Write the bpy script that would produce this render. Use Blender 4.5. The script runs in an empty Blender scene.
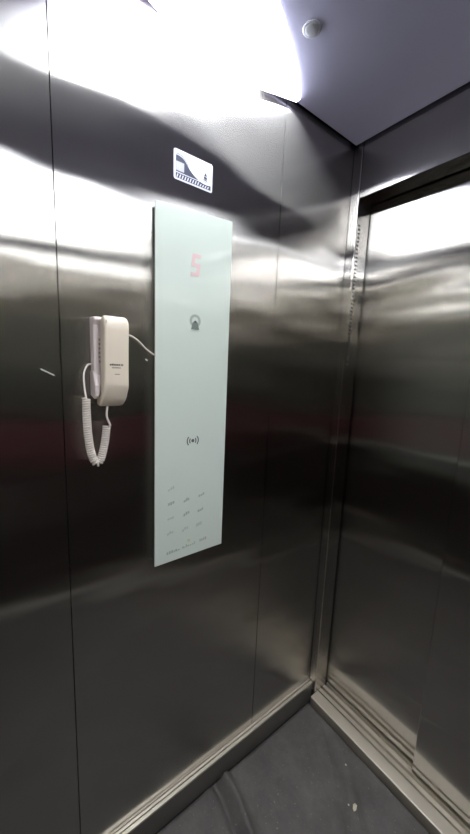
import bpy, bmesh, math, random
from mathutils import Vector, Matrix, noise

random.seed(7)
scene = bpy.context.scene
COL = scene.collection
W, D, H = 1.24, 1.58, 2.2          # cabin: left wall x=0, front wall y=0, ceiling z=2.2
FLOOR = -0.03

# ------------------------------------------------------------------ materials
def lin(r, g, b):
    f = lambda c: c / 12.92 if c <= 0.04045 else ((c + 0.055) / 1.055) ** 2.4
    return (f(r / 255), f(g / 255), f(b / 255), 1)

def mat(name, color, rough=0.5, metal=0.0, spec=0.5, coat=0.0, emit=None, estr=0.0, trans=0.0):
    m = bpy.data.materials.new(name); m.use_nodes = True
    b = m.node_tree.nodes['Principled BSDF']
    b.inputs['Base Color'].default_value = color
    b.inputs['Roughness'].default_value = rough
    b.inputs['Metallic'].default_value = metal
    b.inputs['Specular IOR Level'].default_value = spec
    b.inputs['Coat Weight'].default_value = coat
    if emit:
        b.inputs['Emission Color'].default_value = emit
        b.inputs['Emission Strength'].default_value = estr
    return m

def nd(m, kind, **kw):
    n = m.node_tree.nodes.new(kind)
    for k, v in kw.items():
        setattr(n, k, v)
    return n

def steel(name, tangent=(0, 0, 1), color=(0.46, 0.443, 0.418, 1), sharp=0.009, smear=0.22, haze=0.18, wave=0.0, scale=(1, 1, 1), streak=0.04):
    """brushed stainless steel: reflections stay crisp along `tangent` (the grain) and smear across it"""
    m = bpy.data.materials.new(name); m.use_nodes = True
    nt = m.node_tree; nt.nodes.clear()
    out = nd(m, 'ShaderNodeOutputMaterial')
    g = nd(m, 'ShaderNodeBsdfAnisotropic', distribution='BECKMANN')
    r2 = math.sqrt(sharp * smear)
    g.inputs['Roughness'].default_value = math.sqrt(r2); g.inputs['Anisotropy'].default_value = 1 - math.sqrt(sharp / smear)
    c = nd(m, 'ShaderNodeCombineXYZ')
    for i in range(3): c.inputs[i].default_value = tangent[i]
    nt.links.new(c.outputs[0], g.inputs['Tangent'])
    h = nd(m, 'ShaderNodeBsdfAnisotropic', distribution='BECKMANN')
    h.inputs['Roughness'].default_value = (sharp * 1.3 * 1.6) ** 0.25; h.inputs['Anisotropy'].default_value = 1 - math.sqrt(sharp * 1.3 / 1.6)
    nt.links.new(c.outputs[0], h.inputs['Tangent'])
    mix = nd(m, 'ShaderNodeMixShader'); mix.inputs[0].default_value = haze
    nt.links.new(g.outputs[0], mix.inputs[1]); nt.links.new(h.outputs[0], mix.inputs[2]); nt.links.new(mix.outputs[0], out.inputs[0])
    tc = nd(m, 'ShaderNodeTexCoord')
    mp = nd(m, 'ShaderNodeMapping'); mp.inputs['Scale'].default_value = scale
    nt.links.new(tc.outputs['Object'], mp.inputs[0])
    n1 = nd(m, 'ShaderNodeTexNoise'); n1.inputs['Scale'].default_value = 60; n1.inputs['Detail'].default_value = 3
    nt.links.new(mp.outputs[0], n1.inputs['Vector'])
    mr = nd(m, 'ShaderNodeMapRange'); mr.inputs[1].default_value = 0.3; mr.inputs[2].default_value = 0.7
    mr.inputs[3].default_value = 1 - streak; mr.inputs[4].default_value = 1 + streak * 0.6
    nt.links.new(n1.outputs[0], mr.inputs[0])
    mx = nd(m, 'ShaderNodeMix', data_type='RGBA', blend_type='MULTIPLY'); mx.inputs[0].default_value = 1
    mx.inputs[6].default_value = color
    nt.links.new(mr.outputs[0], mx.inputs[7])
    nt.links.new(mx.outputs[2], g.inputs['Color']); nt.links.new(mx.outputs[2], h.inputs['Color'])
    if wave:
        mp2 = nd(m, 'ShaderNodeMapping'); mp2.inputs['Scale'].default_value = (0.45, 0.45, 1.6)
        nt.links.new(tc.outputs['Object'], mp2.inputs[0])
        n2 = nd(m, 'ShaderNodeTexNoise'); n2.inputs['Scale'].default_value = 3.0; n2.inputs['Detail'].default_value = 1.5
        nt.links.new(mp2.outputs[0], n2.inputs['Vector'])
        bp = nd(m, 'ShaderNodeBump'); bp.inputs['Strength'].default_value = 1.0; bp.inputs['Distance'].default_value = wave
        nt.links.new(n2.outputs[0], bp.inputs['Height'])
        nt.links.new(bp.outputs[0], g.inputs['Normal']); nt.links.new(bp.outputs[0], h.inputs['Normal'])
    return m

M_side = steel('brushed_steel_side', wave=0.010, scale=(1, 6, 0.1))
M_front = steel('brushed_steel_front', wave=0.010, scale=(6, 1, 0.1))
M_side_far = steel('steel_lightened_for_reflections', wave=0.010, scale=(1, 6, 0.1), color=(0.74, 0.725, 0.685, 1))  # unseen walls get lighter steel to brighten the left wall's reflections
M_jamb = steel('brushed_steel_jamb', scale=(1, 6, 0.1))
M_ceil = mat('glare_tinted_satin_ceiling', (0.50, 0.49, 0.67, 1), 0.4, 0.2)  # blue lens glare around the lamp is mixed into this base colour
M_gap = mat('dark_joint', (0.012, 0.012, 0.013, 1), 0.8)
M_roof = mat('dark_roof', (0.02, 0.02, 0.025, 1), 0.9)
M_pale = mat('aluminium_paled_for_streak', (0.78, 0.76, 0.70, 1), 0.5, 0.2)  # whitened so the unseen kick plates mirror as bright streaks
M_burg = mat('burgundy_reflection_tint', (0.115, 0.042, 0.048, 1), 0.4)  # added on unseen walls so the steel reflects a pinkish tint
M_brown = mat('dark_brown_reflection_tint', (0.045, 0.036, 0.032, 1), 0.4)  # added on unseen walls to darken the lower reflections
M_alu = mat('worn_aluminium', (0.66, 0.61, 0.52, 1), 0.42, 0.9)
M_kick = mat('brown_grey_kick_plate', (0.22, 0.20, 0.18, 1), 0.5, 0.5)
M_diff = mat('lamp_diffuser', (0.9, 0.9, 0.9, 1), 0.5, emit=(0.90, 0.94, 1.0, 1), estr=27.0)
M_house = mat('lamp_housing', (0.55, 0.55, 0.56, 1), 0.5)
M_glass = mat('back_painted_glass', lin(216, 226, 216), 0.08, 0, 0.5, coat=0.3)
M_edge = mat('glass_edge', lin(235, 246, 242), 0.2)
M_box = mat('panel_back_box', (0.16, 0.165, 0.165, 1), 0.5, 0.3)
M_mark = mat('grey_print', lin(120, 132, 124), 0.4)
M_faint = mat('faint_grey_print', lin(168, 178, 166), 0.4)
M_fainter = mat('fainter_grey_print', lin(186, 196, 186), 0.4)
M_dark = mat('dark_grey_print', lin(84, 92, 88), 0.4)
M_red = mat('red_display', lin(222, 196, 196), 0.4, emit=(1.0, 0.30, 0.32, 1), estr=0.06)
M_lime = mat('lime_indicator', lin(196, 205, 160), 0.4)
M_ivory = mat('ivory_plastic', lin(236, 223, 203), 0.38)
M_base = mat('pinkish_white_plastic', lin(232, 220, 217), 0.42)
M_cord = mat('white_cord_vinyl', lin(232, 222, 212), 0.4)
M_slot = mat('plastic_shadow_slot', lin(182, 170, 162), 0.6)
M_ink = mat('black_ink', lin(50, 46, 42), 0.5)
M_ink2 = mat('grey_ink', lin(128, 120, 108), 0.5)
M_white = mat('card_white', lin(206, 207, 218), 0.3)
M_navy = mat('card_navy', lin(66, 69, 84), 0.3)
M_photo = mat('card_grey_patch', lin(170, 170, 172), 0.4)
M_grey = mat('card_grey_print', lin(168, 170, 184), 0.4)
M_rail = mat('satin_steel_rail', (0.8, 0.78, 0.73, 1), 0.5, 0.3)
M_dome = mat('frosted_dome', (0.36, 0.36, 0.40, 1), 0.3)
M_scrap = mat('dried_beige_scrap', lin(205, 198, 172), 0.7)
M_scratch = mat('bright_scratch', (0.85, 0.84, 0.82, 1), 0.5, 0.6)

def mat_floor():
    m = mat('dark_rubber_mat', (0.06, 0.06, 0.062, 1), 0.6)
    nt = m.node_tree; b = nt.nodes['Principled BSDF']
    tc = nd(m, 'ShaderNodeTexCoord')
    n1 = nd(m, 'ShaderNodeTexNoise'); n1.inputs['Scale'].default_value = 9; n1.inputs['Detail'].default_value = 8; n1.inputs['Roughness'].default_value = 0.7
    nt.links.new(tc.outputs['Object'], n1.inputs['Vector'])
    r = nd(m, 'ShaderNodeValToRGB')
    r.color_ramp.elements[0].position = 0.3; r.color_ramp.elements[0].color = (0.072, 0.066, 0.062, 1)
    r.color_ramp.elements[1].position = 0.75; r.color_ramp.elements[1].color = (0.150, 0.140, 0.131, 1)
    nt.links.new(n1.outputs[0], r.inputs[0])
    n2 = nd(m, 'ShaderNodeTexNoise'); n2.inputs['Scale'].default_value = 160; n2.inputs['Detail'].default_value = 2
    nt.links.new(tc.outputs['Object'], n2.inputs['Vector'])
    r2 = nd(m, 'ShaderNodeValToRGB')
    r2.color_ramp.elements[0].position = 0.68; r2.color_ramp.elements[0].color = (0, 0, 0, 1)
    r2.color_ramp.elements[1].position = 0.78; r2.color_ramp.elements[1].color = (1, 1, 1, 1)
    nt.links.new(n2.outputs[0], r2.inputs[0])
    mx = nd(m, 'ShaderNodeMix', data_type='RGBA'); mx.inputs[7].default_value = (0.28, 0.27, 0.26, 1)
    nt.links.new(r2.outputs[0], mx.inputs[0]); nt.links.new(r.outputs[0], mx.inputs[6])
    nt.links.new(mx.outputs[2], b.inputs['Base Color'])
    bp = nd(m, 'ShaderNodeBump'); bp.inputs['Strength'].default_value = 0.35; bp.inputs['Distance'].default_value = 0.004
    nt.links.new(n1.outputs[0], bp.inputs['Height']); nt.links.new(bp.outputs[0], b.inputs['Normal'])
    return m
M_floor = mat_floor()

# ------------------------------------------------------------------ helpers
def obj(name, bm, mats, parent=None, smooth=False, bevel=0.0, seg=2, loc=None):
    bmesh.ops.recalc_face_normals(bm, faces=bm.faces)
    me = bpy.data.meshes.new(name); bm.to_mesh(me); bm.free()
    if not isinstance(mats, (list, tuple)): mats = [mats]
    for m in mats: me.materials.append(m)
    if smooth:
        for p in me.polygons: p.use_smooth = True
    o = bpy.data.objects.new(name, me); COL.objects.link(o)
    if parent: o.parent = parent
    if loc: o.location = loc
    if bevel:
        md = o.modifiers.new('bevel', 'BEVEL'); md.width = bevel; md.segments = seg; md.limit_method = 'ANGLE'
        md.angle_limit = math.radians(35)
    return o

def box(bm, x0, x1, y0, y1, z0, z1, mi=0):
    v = [bm.verts.new((x, y, z)) for x in (x0, x1) for y in (y0, y1) for z in (z0, z1)]
    for f in ((0, 1, 3, 2), (4, 6, 7, 5), (0, 4, 5, 1), (2, 3, 7, 6), (0, 2, 6, 4), (1, 5, 7, 3)):
        bm.faces.new([v[i] for i in f]).material_index = mi
    return v

def prism(bm, pts, axis, a, b, mi=0):
    """polygon pts (2D) extruded along axis from a to b. axis x: pts=(y,z); y: (x,z); z: (x,y)"""
    def P(p, t):
        return {'x': (t, p[0], p[1]), 'y': (p[0], t, p[1]), 'z': (p[0], p[1], t)}[axis]
    A = [bm.verts.new(P(p, a)) for p in pts]; B = [bm.verts.new(P(p, b)) for p in pts]
    n = len(pts)
    bm.faces.new(A).material_index = mi; bm.faces.new(B[::-1]).material_index = mi
    for i in range(n):
        bm.faces.new((A[i], A[(i + 1) % n], B[(i + 1) % n], B[i])).material_index = mi

def catmull(pts, n):
    P = [Vector(p) for p in pts]; P = [P[0] * 2 - P[1]] + P + [P[-1] * 2 - P[-2]]
    out = []
    for i in range(1, len(P) - 2):
        for k in range(n):
            t = k / n; a, b, c, d = P[i - 1:i + 3]
            out.append(0.5 * ((2 * b) + (c - a) * t + (2 * a - 5 * b + 4 * c - d) * t * t + (3 * b - a - 3 * c + d) * t ** 3))
    out.append(P[-2]); return out

def frames(pts):
    T = [(pts[min(i + 1, len(pts) - 1)] - pts[max(i - 1, 0)]).normalized() for i in range(len(pts))]
    up = Vector((1, 0, 0)) if abs(T[0].x) < 0.9 else Vector((0, 0, 1))
    n = (up - T[0] * up.dot(T[0])).normalized(); N = []
    for t in T:
        n = (n - t * n.dot(t)).normalized(); N.append(n)
    return T, N

def tube(bm, pts, r, seg=8):
    pts = [Vector(p) for p in pts]; T, N = frames(pts); rings = []
    for p, t, n in zip(pts, T, N):
        b = t.cross(n)
        rings.append([bm.verts.new(p + (n * math.cos(2 * math.pi * k / seg) + b * math.sin(2 * math.pi * k / seg)) * r) for k in range(seg)])
    for a, b in zip(rings, rings[1:]):
        for k in range(seg): bm.faces.new((a[k], a[(k + 1) % seg], b[(k + 1) % seg], b[k]))
    bm.faces.new(rings[0][::-1]); bm.faces.new(rings[-1])

def thing(name, label, cat, loc=(0, 0, 0), group=None):
    o = bpy.data.objects.new(name, None); COL.objects.link(o); o.location = loc; o.empty_display_size = 0.05
    tag(o, label, cat, group); return o

def tag(o, label, cat, group=None):
    o['label'] = label; o['category'] = cat
    if group: o['group'] = group
    return o

def struct(o, label=None):
    o['kind'] = 'structure'
    if label: o['label'] = label
    return o

def B(): return bmesh.new()

# ------------------------------------------------------------------ walls
TOP = 2.235
SEAMS = [0.0, -0.342, -0.961, -D]
def side_wall(name, x, sgn, label):
    bm = B(); box(bm, *sorted((x - sgn * 0.03, x - sgn * 0.008)), -D - 0.03, 0.10, FLOOR - 0.02, TOP + 0.02)
    w = struct(obj(name, bm, M_gap), label)
    for a, b in zip(SEAMS, SEAMS[1:]):
        bm = B(); box(bm, *sorted((x - sgn * 0.0085, x)), b + 0.0011, a - 0.0011, FLOOR, TOP)
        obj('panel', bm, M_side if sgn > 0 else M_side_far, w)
    return w
wl = side_wall('wall_left', 0.0, 1, 'brushed stainless steel side wall in tall panels with thin dark seams')
side_wall('wall_right', W, -1, 'steel side wall opposite the control panel with dark laminate added below to tint reflections')
wr = bpy.data.objects['wall_right']
for a, b in zip(SEAMS, SEAMS[1:]):      # unseen laminate and burgundy band, added to tint and darken the steel's reflections
    bm = B(); box(bm, W - 0.004, W - 0.0002, b + 0.002, a - 0.002, FLOOR, 0.86); obj('reflection_wainscot', bm, M_brown, wr)
    bm = B(); box(bm, W - 0.005, W - 0.0002, b + 0.002, a - 0.002, 0.862, 1.08); obj('reflection_band', bm, M_burg, wr)
bm = B(); box(bm, -0.03, W + 0.03, -D - 0.03, -D - 0.0085, FLOOR - 0.02, TOP + 0.02)
wb = struct(obj('wall_back', bm, M_gap), 'steel rear wall of the lift car with dark laminate added below to tint reflections')
for a, b in ((0, W / 3), (W / 3, 2 * W / 3), (2 * W / 3, W)):
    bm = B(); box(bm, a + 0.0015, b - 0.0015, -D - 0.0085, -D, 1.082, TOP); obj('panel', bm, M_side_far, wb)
    bm = B(); box(bm, a + 0.0015, b - 0.0015, -D - 0.0085, -D, FLOOR, 0.86); obj('reflection_wainscot', bm, M_brown, wb)
    bm = B(); box(bm, a + 0.0015, b - 0.0015, -D - 0.0085, -D, 0.862, 1.08); obj('reflection_band', bm, M_burg, wb)

# front wall: corner posts, header, jamb linings
PW = 0.036; JD = 0.072; HZ = 2.027
bm = B(); box(bm, PW, W - PW, -0.001, JD, HZ, TOP)
wf = struct(obj('wall_front', bm, M_front, bevel=0.002), 'steel header above the lift door with corner posts')
for a, b in ((0.0005, PW), (W - PW, W - 0.0005)):
    bm = B(); box(bm, a, b, -0.004, JD, FLOOR + 0.03, TOP)
    obj('corner_post', bm, M_front, wf, bevel=0.003, seg=3)
# dark shaft side behind the doors
bm = B(); box(bm, -0.03, W + 0.03, 0.14, 0.16, FLOOR - 0.02, TOP + 0.02)
obj('shaft_panel', bm, M_gap, wf)
bm = B(); box(bm, -0.008, W + 0.008, JD + 0.001, 0.14, HZ + 0.06, TOP)
obj('door_hanger_cover', bm, M_gap, wf)

# doors (three sliding leaves, the middle one runs in the nearer track)
def leaf(name, x0, x1, y0, y1, label):
    bm = B(); box(bm, x0, x1, y0, y1, 0.006, 2.085)
    return struct(obj(name, bm, M_front, bevel=0.002, seg=2), label)
leaf('door_1', 0.012, 0.50, 0.080, 0.104, 'brushed steel sliding door leaf nearest the left corner')
leaf('door_2', 0.433, 0.78, 0.050 + 0.001, 0.0745, 'brushed steel sliding door leaf running in front of its neighbour')
leaf('door_3', 0.72, W - 0.012, 0.080, 0.104, 'brushed steel sliding door leaf at the far right')

# ------------------------------------------------------------------ ceiling
bm = B()
box(bm, 0.014, W - 0.014, -D + 0.014, -0.014, H, H + 0.02, 0)
box(bm, -0.03, W + 0.03, -D - 0.03, 0.16, TOP + 0.021, TOP + 0.05, 1)
struct(obj('ceiling', bm, [M_ceil, M_roof], bevel=0.002), 'grey satin steel ceiling panel, blue glare put into its colour, with a dark gap at its edge')

# ------------------------------------------------------------------ floor
def floor_h(x, y):
    h = 0.003 * noise.noise(Vector((x * 6, y * 6, 0.3))) + 0.0012 * noise.noise(Vector((x * 22, y * 22, 1.3)))
    def ridge(p, q, amp, w, off=0.0):
        p = Vector(p); q = Vector(q); d = (q - p).normalized(); v = Vector((x, y)) - p
        s = v.dot(d); L = (q - p).length
        if s < -0.06 or s > L + 0.1: return 0.0
        t = d.x * v.y - d.y * v.x - off - 0.006 * math.sin(s * 22)
        fade = min(1, max(0, (s + 0.06) / 0.06)) * min(1, max(0, (L + 0.1 - s) / 0.1))
        return amp * math.exp(-(t / w) ** 2) * fade
    h += ridge((0.02, -0.495), (0.60, -0.535), 0.020, 0.015)
    h -= ridge((0.0, -0.535), (0.60, -0.575), 0.018, 0.010)
    h += ridge((0.0, -0.575), (0.60, -0.62), 0.008, 0.02)
    h += ridge((0.20, -0.06), (0.52, -0.30), 0.007, 0.020)
    h -= ridge((0.18, -0.09), (0.50, -0.33), 0.006, 0.008)
    h += ridge((0.12, -0.25), (0.45, -0.36), 0.002, 0.03)
    return h
bm = B(); NX, NY = 150, 210
g = [[bm.verts.new((0.028 + (W - 0.056) * i / NX, -D + 0.028 + (D - 0.062) * j / NY, 0)) for j in range(NY + 1)] for i in range(NX + 1)]
for i in range(NX + 1):
    for j in range(NY + 1):
        v = g[i][j]; v.co.z = FLOOR + floor_h(v.co.x, v.co.y)
        if i in (0, NX) or j in (0, NY): v.co.z = FLOOR - 0.012
for i in range(NX):
    for j in range(NY):
        bm.faces.new((g[i][j], g[i + 1][j], g[i + 1][j + 1], g[i][j + 1])).smooth = True
fl = struct(obj('floor', bm, M_floor), 'dark grey rubber mat floor with creases and dirt')
bm = B(); box(bm, -0.03, W + 0.03, -D - 0.03, 0.16, FLOOR - 0.05, FLOOR - 0.0215)
obj('subfloor', bm, M_gap, fl)

# baseboards: a kick plate with a bright ledge on top
def kick(name, axis, p, a, b, sgn, label, face=None):
    def mk(d0, d1, z0, z1, m, nm, par=None, bev=0.001):
        bm = B()
        lo, hi = sorted((p + sgn * d0, p + sgn * d1))
        if axis == 'x': box(bm, lo, hi, a, b, z0, z1)
        else: box(bm, a, b, lo, hi, z0, z1)
        return obj(nm, bm, m, par, bevel=bev)
    k = struct(mk(0.0003, 0.019, FLOOR - 0.02, 0.0365, face or M_kick, name), label)
    mk(0.0005, 0.0085, 0.037, 0.046, M_alu, 'ledge', k)
    mk(0.0105, 0.021, 0.037, 0.0445, M_alu, 'ledge', k)
    return k
kick('baseboard_left', 'x', 0.0, -D + 0.022, -0.006, 1, 'low steel kick plate with a bright double edged ledge below the left wall')
kick('baseboard_right', 'x', W, -D + 0.022, -0.006, -1, 'low steel kick plate below the right wall', M_pale)
kick('baseboard_back', 'y', -D, 0.0, W, 1, 'low steel kick plate below the rear wall', M_pale)

# door sill with running grooves
prof = [(-0.032, FLOOR - 0.02), (-0.032, -0.002), (-0.030, 0.0), (0.016, 0.0), (0.016, -0.016), (0.023, -0.016), (0.023, 0.0),
        (0.038, 0.0), (0.038, -0.02), (0.050, -0.02), (0.050, 0.0), (0.066, 0.0), (0.066, -0.02), (0.078, -0.02), (0.078, 0.001), (0.135, 0.001), (0.135, FLOOR - 0.02)]
bm = B(); prism(bm, prof, 'x', PW + 0.0, W - PW)
struct(obj('trim_1', bm, M_alu, bevel=0.0008, seg=1), 'worn aluminium door sill with long running grooves')
for nm, x0 in (('trim_2', 0.003), ('trim_3', W - PW)):
    bm = B(); box(bm, x0, x0 + PW - 0.004, -0.0035, JD, FLOOR - 0.02, -0.0005)
    struct(obj(nm, bm, M_front), 'short steel plinth block under the corner post')

# ------------------------------------------------------------------ ceiling lamps
def lamp(name, mirror, label):
    # leaf shaped diffuser hung under the ceiling: `inner` edge on the ceiling, `outer` edge hanging a little lower by the wall
    inner = [(0.030, -0.318, 0), (0.078, -0.381, 0), (0.131, -0.464, 0), (0.176, -0.547, 0), (0.225, -0.64, 0), (0.28, -0.73, 0), (0.32, -0.80, 0), (0.31, -0.87, 0)]
    outer = [(0.020, -0.322, -0.004), (0.019, -0.38, -0.016), (0.019, -0.47, -0.035), (0.020, -0.57, -0.036), (0.022, -0.67, -0.032), (0.028, -0.76, -0.030), (0.085, -0.85, -0.024), (0.28, -0.89, -0.004)]
    ref = Vector(((W - 0.2) if mirror else 0.2, -0.70, H))
    root = thing(name, label, 'lamp', ref, 'leaf shaped ceiling lamps')
    def P(v, dz=0.0): return Vector(((W - v.x if mirror else v.x), v.y, H + v.z + dz - 0.0008)) - ref
    A = catmull(inner, 10); Bc = catmull(outer, 10); NT = 12
    bm = B(); grid = []
    for i, (p, q) in enumerate(zip(A, Bc)):
        e = min(1, i / 14, (len(A) - 1 - i) / 10)
        grid.append([bm.verts.new(P(p.lerp(q, j / NT), -0.012 * math.sqrt(e) * math.sin(math.pi * j / NT) ** 0.8)) for j in range(NT + 1)])
    for a_, b_ in zip(grid, grid[1:]):
        for j in range(NT): bm.faces.new((a_[j], b_[j], b_[j + 1], a_[j + 1])).smooth = True
    d = obj('diffuser', bm, M_diff, root)
    sd = d.modifiers.new('thickness', 'SOLIDIFY'); sd.thickness = 0.003; sd.offset = 0
    # upstand between the hanging edge and the ceiling: grey end cap at the tip, glowing diffuser beyond it
    for nm, m, r0, r1 in (('end_cap', M_house, 0, 18), ('diffuser_side', M_diff, 18, len(Bc) - 1)):
        bm = B(); seg_ = Bc[r0:r1 + 1]
        lo = [bm.verts.new(P(q, 0.0018)) for q in seg_]; hi = [bm.verts.new(P(Vector((q.x, q.y, 0)))) for q in seg_]
        for k in range(len(lo) - 1): bm.faces.new((lo[k], lo[k + 1], hi[k + 1], hi[k]))
        rm = obj(nm, bm, m, root)
        sd = rm.modifiers.new('thickness', 'SOLIDIFY'); sd.thickness = 0.002; sd.offset = 0
    return root
lamp('ceiling_lamp', False, 'glowing white leaf shaped ceiling lamp at the edge above the control panel wall')
lamp('ceiling_lamp', True, 'glowing white leaf shaped ceiling lamp on the opposite side, seen only as a reflection')

# round fitting in the ceiling
r = thing('ceiling_fitting', 'small round frosted fitting set in the grey ceiling beside the lamp tip', 'ceiling fitting', (0.182, -0.445, H))
bm = B()
def lathe(bm, prof, n=32):
    rings = [[bm.verts.new((rr * math.cos(2 * math.pi * k / n), rr * math.sin(2 * math.pi * k / n), z)) for k in range(n)] for rr, z in prof]
    for a, b in zip(rings, rings[1:]):
        for k in range(n): bm.faces.new((a[k], a[(k + 1) % n], b[(k + 1) % n], b[k]))
    bm.faces.new(rings[0]); bm.faces.new(rings[-1][::-1])
lathe(bm, [(0.0215, -0.0003), (0.0215, -0.0012), (0.0195, -0.0022), (0.0165, -0.0022)])
obj('bezel', bm, M_dome, r, smooth=True)
bm = B(); lathe(bm, [(0.0162, -0.0018), (0.015, -0.0026), (0.011, -0.0033), (0.006, -0.0037), (0.001, -0.0038)])
obj('lens', bm, M_dome, r, smooth=True)

# ------------------------------------------------------------------ glass control panel
PX = 0.021
cp = thing('control_panel', 'tall pale green glass control panel mounted on the steel wall', 'control panel', (0, -0.644, 1.34))
def rel(bm, o): bmesh.ops.translate(bm, verts=bm.verts, vec=-o.location)
def cobj(name, bm, m, par=cp, root=cp, **k):
    rel(bm, root); return obj(name, bm, m, par, **k)
def plate(bm, y0, y1, z0, z1, x0, x1): box(bm, x0, x1, y0, y1, z0, z1)
bm = B(); plate(bm, -0.748, -0.541, 0.884, 1.797, 0.0004, PX - 0.0051)
cobj('back_box', bm, M_box, bevel=0.001)
bm = B(); prism(bm, [(-0.755, 0.876), (-0.534, 0.877), (-0.534, 1.8125), (-0.755, 1.7995)], 'x', PX - 0.005, PX)
gl = cobj('glass_plate', bm, [M_glass], bevel=0.0008)
XS = PX + 0.0001; XT = PX + 0.0005
def disc(bm, y, z, ro, ri=0.0, a0=0, a1=2 * math.pi, n=28, sy=1.0):
    o_, i_ = [], []
    full = abs(a1 - a0 - 2 * math.pi) < 1e-6
    m = n if full else n + 1
    for k in range(m):
        t = a0 + (a1 - a0) * k / n; c, s = math.cos(t), math.sin(t)
        o_.append((y + ro * c * sy, z + ro * s)); i_.append((y + ri * c * sy, z + ri * s))
    if ri == 0: prism(bm, o_, 'x', XS, XT); return
    for k in range(n):
        q = (k + 1) % m
        prism(bm, [o_[k], o_[q], i_[q], i_[k]], 'x', XS, XT)
# red floor digit 5 on the display
bm = B(); yc, zc, hw, hh, t = -0.645, 1.679, 0.0125, 0.027, 0.0085
five = [(-hw, -hh), (hw, -hh), (hw, t / 2), (-hw + t, t / 2), (-hw + t, hh - t), (hw, hh - t), (hw, hh), (-hw, hh), (-hw, -t / 2), (hw - t, -t / 2), (hw - t, -hh + t), (-hw, -hh + t)]
prism(bm, [(yc + a_ + 0.10 * b_, zc + b_) for a_, b_ in five], 'x', XS, XT)
o = cobj('floor_digit', bm, M_red); o['label'] = 'faint red figure 5 glowing through the glass'
# alarm mark: a ring with a bell
bm = B(); disc(bm, -0.644, 1.541, 0.0165, 0.010)
o = cobj('alarm_symbol', bm, M_faint); o['label'] = 'round grey alarm bell mark'
bm = B()
bell = [(-0.0125, -0.014), (0.0125, -0.014), (0.0105, -0.009), (0.0085, 0.001), (0.0045, 0.0065), (0, 0.0075), (-0.0045, 0.0065), (-0.0085, 0.001), (-0.0105, -0.009)]
prism(bm, [(-0.644 + a, 1.536 + b - 0.003) for a, b in bell], 'x', XS + 0.0005, XT + 0.0006)
cobj('bell', bm, M_mark, o)
bm = B(); disc(bm, -0.644, 1.5385, 0.0032)
rel(bm, cp); bmesh.ops.translate(bm, verts=bm.verts, vec=(0.0009, 0, 0)); obj('bell_clapper', bm, M_dark, o)
# card reader mark ((.))
bm = B()
disc(bm, -0.644, 1.219, 0.0048)
for sg in (0, math.pi):
    for ro in (0.0115, 0.019):
        disc(bm, -0.644, 1.219, ro, ro - 0.0032, sg - 0.72, sg + 0.72, 14)
o = cobj('card_reader_symbol', bm, M_dark); o['label'] = 'dark grey contactless card mark of a dot between curved waves'
# keypad: worn touch figures, only smudges of them can be seen
def worn(name, y, z, m, w=0.020, h=0.012, tilt=0.25):
    bm = B()
    rr = random.Random(int(-y * 1e4) + int(z * 1e4))
    for k in range(3):
        yy = y - w / 2 + w * (k + 0.15) / 3; hh_ = h * rr.uniform(0.55, 1.0); ww = w / 3 * rr.uniform(0.6, 0.85)
        z0 = z - h / 2 + tilt * (yy - y) + rr.uniform(0, 0.25) * h
        prism(bm, [(yy, z0), (yy + ww, z0 + tilt * ww), (yy + ww, z0 + hh_ * 0.8 + tilt * ww), (yy, z0 + hh_ * 0.8)], 'x', XS, XT)
    return cobj(name, bm, m)
for y, z, m in ((-0.708, 1.093, M_fainter), (-0.708, 1.050, M_faint), (-0.660, 1.051, M_faint), (-0.612, 1.055, M_faint),
                (-0.709, 1.007, M_fainter), (-0.660, 1.009, M_faint), (-0.614, 1.009, M_faint),
                (-0.710, 0.964, M_fainter), (-0.663, 0.963, M_fainter), (-0.618, 0.965, M_fainter)):
    worn('touch_key', y, z, m)
bm = B(); rr = random.Random(5); y = -0.720
while y < -0.594:
    w = rr.uniform(0.0025, 0.006); h = rr.uniform(0.003, 0.009)
    if not (-0.681 < y < -0.672 or -0.628 < y < -0.618):
        z = 0.900 + (y + 0.72) * 0.08
        box(bm, XS, XT, y, y + w, z, z + h)
    y += w + 0.0022
cobj('small_print', bm, M_faint)
bm = B(); disc(bm, -0.651, 0.924, 0.005); cobj('indicator_light', bm, M_lime)

# ------------------------------------------------------------------ card sticker
cs = thing('card_sticker', 'white and navy plastic card stuck on the steel wall above the control panel', 'sticker', (0, -0.645, 1.905))
y0, y1, z0, z1 = -0.700, -0.590, 1.872, 1.939
def rrect(y0, y1, z0, z1, r, n=6):
    pts = []
    for cy, cz, a in ((y1 - r, z1 - r, 0), (y0 + r, z1 - r, 90), (y0 + r, z0 + r, 180), (y1 - r, z0 + r, 270)):
        for k in range(n + 1):
            t = math.radians(a + 90 * k / n); pts.append((cy + r * math.cos(t), cz + r * math.sin(t)))
    return pts
bm = B(); prism(bm, rrect(y0, y1, z0, z1, 0.005), 'x', 0.0003, 0.0013)
card = cobj('card', bm, M_white, cs, cs)
def U(u, v): return (y0 + (y1 - y0) * u, z0 + (z1 - z0) * v)
key = [(0.045, 0.80), (0.13, 0.80), (0.25, 0.73), (0.40, 0.48), (0.53, 0.33), (0.69, 0.225), (0.83, 0.20), (0.955, 0.225)]
sw = [(p.x, p.y) for p in catmull([(u, v, 0) for u, v in key], 5)]
def strip(bm, up, lo_v, x0, x1, mi=0):
    prism(bm, [U(a, b) for a, b in up] + [U(a, lo_v) for a, b in up[::-1]], 'x', x0, x1, mi)
bm = B(); strip(bm, sw, 0.06, 0.0013, 0.0016); o = cobj('navy_swoosh', bm, M_navy, card, cs)
bm = B()
for a, b in zip(sw, sw[1:]):
    if a[0] < 0.36:
        prism(bm, [U(a[0], a[1] + 0.035), U(b[0], b[1] + 0.035), U(b[0], b[1] + 0.06), U(a[0], a[1] + 0.06)], 'x', 0.0013, 0.0016)
cobj('navy_line', bm, M_navy, card, cs)
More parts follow.
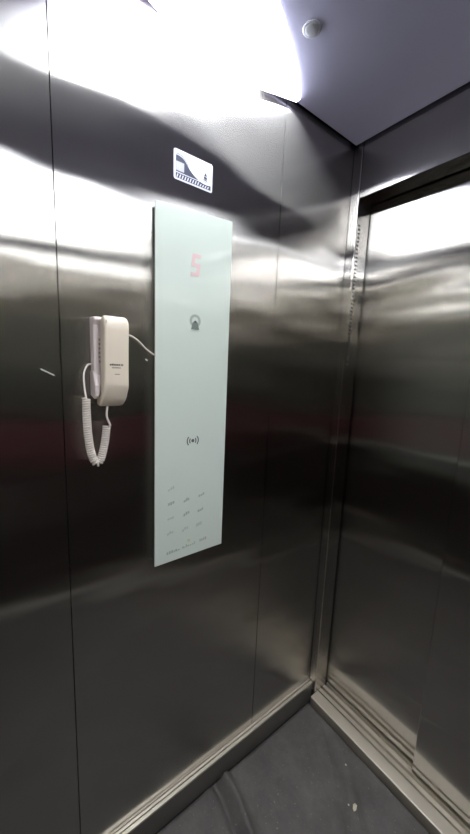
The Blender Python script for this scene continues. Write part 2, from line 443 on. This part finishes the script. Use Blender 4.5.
bm = B(); prism(bm, [U(0.05, 0.30), U(0.25, 0.30), U(0.25, 0.60), U(0.05, 0.60)], 'x', 0.0017, 0.002); cobj('grey_patch', bm, M_photo, card, cs)
bm = B()
prism(bm, [U(0.045, 0.225), U(0.70, 0.225), U(0.72, 0.245), U(0.045, 0.255)], 'x', 0.0017, 0.002)
for k in range(13):
    u = 0.06 + k * 0.066
    prism(bm, [U(u, 0.075), U(u + 0.026, 0.075), U(u + 0.052, 0.195 if u < 0.6 else 0.16), U(u + 0.026, 0.195 if u < 0.6 else 0.16)], 'x', 0.0017, 0.002)
cobj('slanted_stripes', bm, M_white, card, cs)
for u0_, u1_, v in ((0.42, 0.86, 0.80), (0.42, 0.62, 0.73), (0.62, 0.92, 0.62), (0.66, 0.90, 0.28)):
    bm = B(); prism(bm, [U(u0_, v), U(u1_, v), U(u1_, v + 0.028), U(u0_, v + 0.028)], 'x', 0.0013, 0.0016)
    cobj('print_line', bm, M_grey, card, cs)
bm = B()
for pts in (((0.765, 0.40), (0.85, 0.38), (0.85, 0.46), (0.765, 0.48)), ((0.775, 0.50), (0.845, 0.49), (0.83, 0.57), (0.80, 0.60)), ((0.755, 0.35), (0.86, 0.33), (0.86, 0.36), (0.755, 0.38))):
    prism(bm, [U(*p) for p in pts], 'x', 0.0013, 0.0016)
cobj('emblem', bm, M_navy, card, cs)

# ------------------------------------------------------------------ intercom telephone
ph = thing('intercom_phone', 'ivory wall telephone with coiled white cord left of the glass control panel', 'telephone', (0, -0.865, 1.43))
# base: a cradle, its profile (x,z) extruded along y
bm = B()
bprof = [(0.0004, 1.357), (0.026, 1.351), (0.038, 1.357), (0.039, 1.376), (0.031, 1.396), (0.029, 1.43), (0.029, 1.505), (0.036, 1.516), (0.034, 1.522), (0.0004, 1.523)]
prism(bm, bprof, 'y', -0.9015, -0.840)
prism(bm, [(0.0004, 1.356), (0.0004, 1.349), (0.030, 1.343), (0.044, 1.350), (0.045, 1.374), (0.034, 1.392), (0.0285, 1.405), (0.0004, 1.405)], 'y', -0.9035, -0.8940)
bs = cobj('base', bm, M_base, ph, ph, bevel=0.004, seg=3)
bm = B()
for k in range(8):
    z = 1.405 + k * 0.0095
    box(bm, 0.0285, 0.0295, -0.8905, -0.8865, z, z + 0.005)
cobj('sound_slots', bm, M_slot, bs, ph)
# handset: tapered body with an earpiece top and a mouthpiece that bends back to the wall
bm = B()
sec = [  # z, x_back, x_front, y_left, y_right
    (1.3285, 0.018, 0.030, -0.8905, -0.846), (1.333, 0.012, 0.036, -0.893, -0.842), (1.350, 0.0485, 0.0525, -0.8915, -0.838), (1.374, 0.0485, 0.063, -0.8905, -0.836),
    (1.395, 0.040, 0.066, -0.890, -0.8355), (1.45, 0.0365, 0.066, -0.889, -0.835), (1.495, 0.0365, 0.066, -0.888, -0.834),
    (1.511, 0.0365, 0.065, -0.888, -0.834), (1.519, 0.040, 0.062, -0.887, -0.836), (1.5235, 0.046, 0.056, -0.885, -0.840)]
sec[:4] = [(1.3265, 0.022, 0.030, -0.889, -0.842), (1.3295, 0.014, 0.035, -0.8925, -0.8385), (1.3395, 0.014, 0.047, -0.8925, -0.837), (1.3485, 0.032, 0.0535, -0.892, -0.836), (1.353, 0.0425, 0.056, -0.8915, -0.836), (1.370, 0.0425, 0.0655, -0.891, -0.8355), (1.378, 0.041, 0.0665, -0.8905, -0.8355)]
rings = []
for z, xb, xf, ya, yb in sec:
    pts = []; n = 5; rad = min(0.006, (xf - xb) * 0.45)
    for cx, cy, a in ((xf - rad, yb - rad, 0), (xb + rad * .3, yb - rad * .3, 90), (xb + rad * .3, ya + rad * .3, 180), (xf - rad, ya + rad, 270)):
        r_ = rad if a in (0, 270) else rad * .3
        for k in range(n + 1):
            # angle measured from +y towards -x
            t = math.radians(a + 90 * k / n)
            if a == 0: p = (cx + r_ * math.cos(math.radians(90 * k / n)), cy + r_ * math.sin(math.radians(90 * k / n)))
            elif a == 90: p = (cx - r_ * math.sin(math.radians(90 * k / n)), cy + r_ * math.cos(math.radians(90 * k / n)))
            elif a == 180: p = (cx - r_ * math.cos(math.radians(90 * k / n)), cy - r_ * math.sin(math.radians(90 * k / n)))
            else: p = (cx + r_ * math.sin(math.radians(90 * k / n)), cy - r_ * math.cos(math.radians(90 * k / n)))
            pts.append(bm.verts.new((p[0], p[1], z)))
    rings.append(pts)
for a, b in zip(rings, rings[1:]):
    for k in range(len(a)): bm.faces.new((a[k], a[(k + 1) % len(a)], b[(k + 1) % len(a)], b[k]))
bm.faces.new(rings[0][::-1]); bm.faces.new(rings[-1])
hs = cobj('handset', bm, M_ivory, ph, ph)
for p in hs.data.polygons: p.use_smooth = True
md = hs.modifiers.new('split', 'EDGE_SPLIT'); md.split_angle = math.radians(50)
# worn maker's print and small dark mark (unreadable in the photo)
def fine_print(name, y, z, w, h, m, n, seed):
    bm = B(); rr = random.Random(seed); x = 0.0661
    for k in range(n):
        a = y - w / 2 + w * k / n
        box(bm, x, x + 0.0003, a, a + w / n * 0.78, z - h / 2, z - h / 2 + h * rr.uniform(0.75, 1.0))
    return cobj(name, bm, m, hs, ph)
fine_print('maker_print', -0.8665, 1.421, 0.0225, 0.0042, M_ink, 6, 1)
fine_print('maker_print', -0.8515, 1.4205, 0.006, 0.0046, M_ink2, 2, 2)
fine_print('maker_print', -0.8635, 1.4145, 0.019, 0.0028, M_ink2, 7, 3)
fine_print('maker_print', -0.8620, 1.4005, 0.011, 0.0024, M_ink2, 5, 4)
bm = B(); box(bm, 0.0661, 0.0664, -0.8845, -0.8825, 1.508, 1.514); cobj('hook_slot', bm, M_slot, hs, ph)
# coiled cord
path = [(0.026, -0.9185, 1.345), (0.028, -0.919, 1.31), (0.029, -0.9175, 1.265), (0.030, -0.913, 1.225), (0.031, -0.906, 1.202), (0.031, -0.899, 1.196), (0.031, -0.892, 1.204), (0.031, -0.886, 1.225), (0.031, -0.881, 1.25), (0.031, -0.8775, 1.280)]
cl = catmull(path, 24)
# resample by arc length
L = [0]
for a, b in zip(cl, cl[1:]): L.append(L[-1] + (b - a).length)
TURNS, SP = 46, 12
pts = []; T, N = frames(cl); j = 0
for k in range(TURNS * SP + 1):
    d = L[-1] * k / (TURNS * SP)
    while j < len(L) - 2 and L[j + 1] < d: j += 1
    t = (d - L[j]) / max(1e-9, L[j + 1] - L[j]); p = cl[j].lerp(cl[j + 1], t); n = N[j].lerp(N[j + 1], t).normalized(); tt = T[j].lerp(T[j + 1], t).normalized(); b = tt.cross(n)
    a = 2 * math.pi * k / SP
    pts.append(p + (n * math.cos(a) + b * math.sin(a)) * 0.0070)
bm = B(); tube(bm, pts, 0.0026, 6)
cd = cobj('coiled_cord', bm, M_cord, ph, ph, smooth=True)
bm = B(); tube(bm, catmull([(0.012, -0.9005, 1.420), (0.012, -0.911, 1.417), (0.016, -0.9195, 1.398), (0.022, -0.9205, 1.37), (0.0305, -0.9195, 1.348), (0.0325, -0.9185, 1.343)], 8), 0.0021, 8)
cobj('straight_lead', bm, M_cord, cd, ph, smooth=True)
bm = B(); tube(bm, catmull([(0.028, -0.8735, 1.329), (0.029, -0.8755, 1.316), (0.031, -0.8765, 1.302), (0.032, -0.872, 1.288), (0.032, -0.8695, 1.2815), (0.031, -0.873, 1.278)], 8), 0.0024, 8)
cobj('straight_lead', bm, M_cord, cd, ph, smooth=True)
# thin wire to the control panel
bm = B(); tube(bm, catmull([(0.006, -0.824, 1.492), (0.007, -0.812, 1.490), (0.006, -0.800, 1.485), (0.004, -0.786, 1.475), (0.004, -0.772, 1.462), (0.005, -0.758, 1.452), (0.006, -0.7485, 1.447)], 8), 0.0019, 8)
cobj('connecting_wire', bm, M_cord, ph, ph, smooth=True)

# ------------------------------------------------------------------ light curtain strip in the jamb
bm = B(); box(bm, PW + 0.0002, PW + 0.0012, 0.004, 0.020, 1.43, 1.96, 0)
for k in range(38):
    z = 1.44 + k * 0.0135
    box(bm, PW + 0.0011, PW + 0.0018, 0.006, 0.018, z, z + 0.0055, 1)
o = obj('sensor_strip', bm, [M_jamb, M_gap]); tag(o, 'narrow sensor strip of small dark slots on the door jamb', 'sensor strip')

# ------------------------------------------------------------------ hand rail on the rear wall (seen in reflections)
hr = thing('handrail', 'satin steel handrail on the rear wall, mirrored in the door', 'handrail', (W / 2, -D, 0.80))
bm = B(); tube(bm, [(-0.40, 0.055, 0), (0.40, 0.055, 0)], 0.022, 16); obj('rail', bm, M_rail, hr, smooth=True)
for x in (-0.3, 0.3):
    bm = B(); tube(bm, [(x, 0.0008, 0), (x, 0.040, 0)], 0.009, 12); obj('bracket', bm, M_rail, hr, smooth=True)

# ------------------------------------------------------------------ litter on the floor
def fz(x, y): return FLOOR + floor_h(x, y)
sx, sy = 0.362, -0.188
bm = B()
v = [bm.verts.new(p) for p in [(-0.006, 0.010, 0.001), (0.003, 0.009, 0.004), (0.008, -0.004, 0.003), (0.005, -0.012, 0.001), (-0.001, -0.010, 0.005), (-0.007, 0.0, 0.003)]]
c = bm.verts.new((0.001, 0.0, 0.0065))
for i in range(6): bm.faces.new((v[i], v[(i + 1) % 6], c))
o = obj('litter_scrap', bm, M_scrap, loc=(sx, sy, fz(sx, sy))); o.modifiers.new('thickness', 'SOLIDIFY').thickness = 0.0012
tag(o, 'small pale beige scrap lying on the dark floor mat near the door sill', 'litter')
def crumb(x, y, s, label):
    bm = B(); bmesh.ops.create_icosphere(bm, subdivisions=2, radius=s)
    for q in bm.verts:
        q.co *= 1 + 0.35 * noise.noise(q.co * 300 + Vector((x * 50, y * 50, 0))); q.co.z *= 0.6
    o = obj('crumb', bm, M_scrap, loc=(x, y, fz(x, y) + s * 0.5)); tag(o, label, 'crumb', 'crumbs on the floor mat')
crumb(0.272, -0.108, 0.0035, 'pale crumb on the floor mat farther from the scrap, toward the sill corner')
crumb(0.345, -0.197, 0.0028, 'pale crumb right beside the beige scrap on its wall side')

# small bright nicks in the wall's steel
bm = B()
def nick(bm, ya, za, yb, zb, w=0.0012):
    prism(bm, [(ya, za), (yb, zb), (yb, zb + w), (ya, za + w)], 'x', 0.0001, 0.0004)
nick(bm, -1.000, 1.405, -0.975, 1.392, 0.0025)
obj('scratch', bm, M_scratch, wl)
bm = B(); nick(bm, -0.772, 1.4345, -0.766, 1.4315, 0.003); obj('scratch', bm, M_scratch, wl)

# ------------------------------------------------------------------ camera
cam = bpy.data.cameras.new('camera'); co = bpy.data.objects.new('camera', cam); COL.objects.link(co)
R = Matrix(((0.59806819, -0.14643144, 0.78795449), (0.80048036, 0.0609122, -0.59625573), (0.03931454, 0.98734368, 0.15364514)))
# camera axes: columns are right, up and back
co.matrix_world = Matrix.Translation((0.80318739, -1.09219555, 1.42905792)) @ R.to_4x4()
cam.sensor_fit = 'VERTICAL'; cam.sensor_height = 36; cam.sensor_width = 36 * 470 / 834; cam.lens = 14.2326
cam.clip_start = 0.01
scene.camera = co

# ------------------------------------------------------------------ world and view
w = bpy.data.worlds.new('world'); scene.world = w; w.use_nodes = True
w.node_tree.nodes['Background'].inputs[0].default_value = (0.02, 0.02, 0.022, 1)
w.node_tree.nodes['Background'].inputs[1].default_value = 0.2
scene.view_settings.view_transform = 'Standard'; scene.view_settings.look = 'None'
scene.view_settings.gamma = 1; scene.view_settings.exposure = 0.0; scene.view_settings.use_curve_mapping = False
scene.cycles.max_bounces = 10; scene.cycles.glossy_bounces = 8; scene.cycles.diffuse_bounces = 4
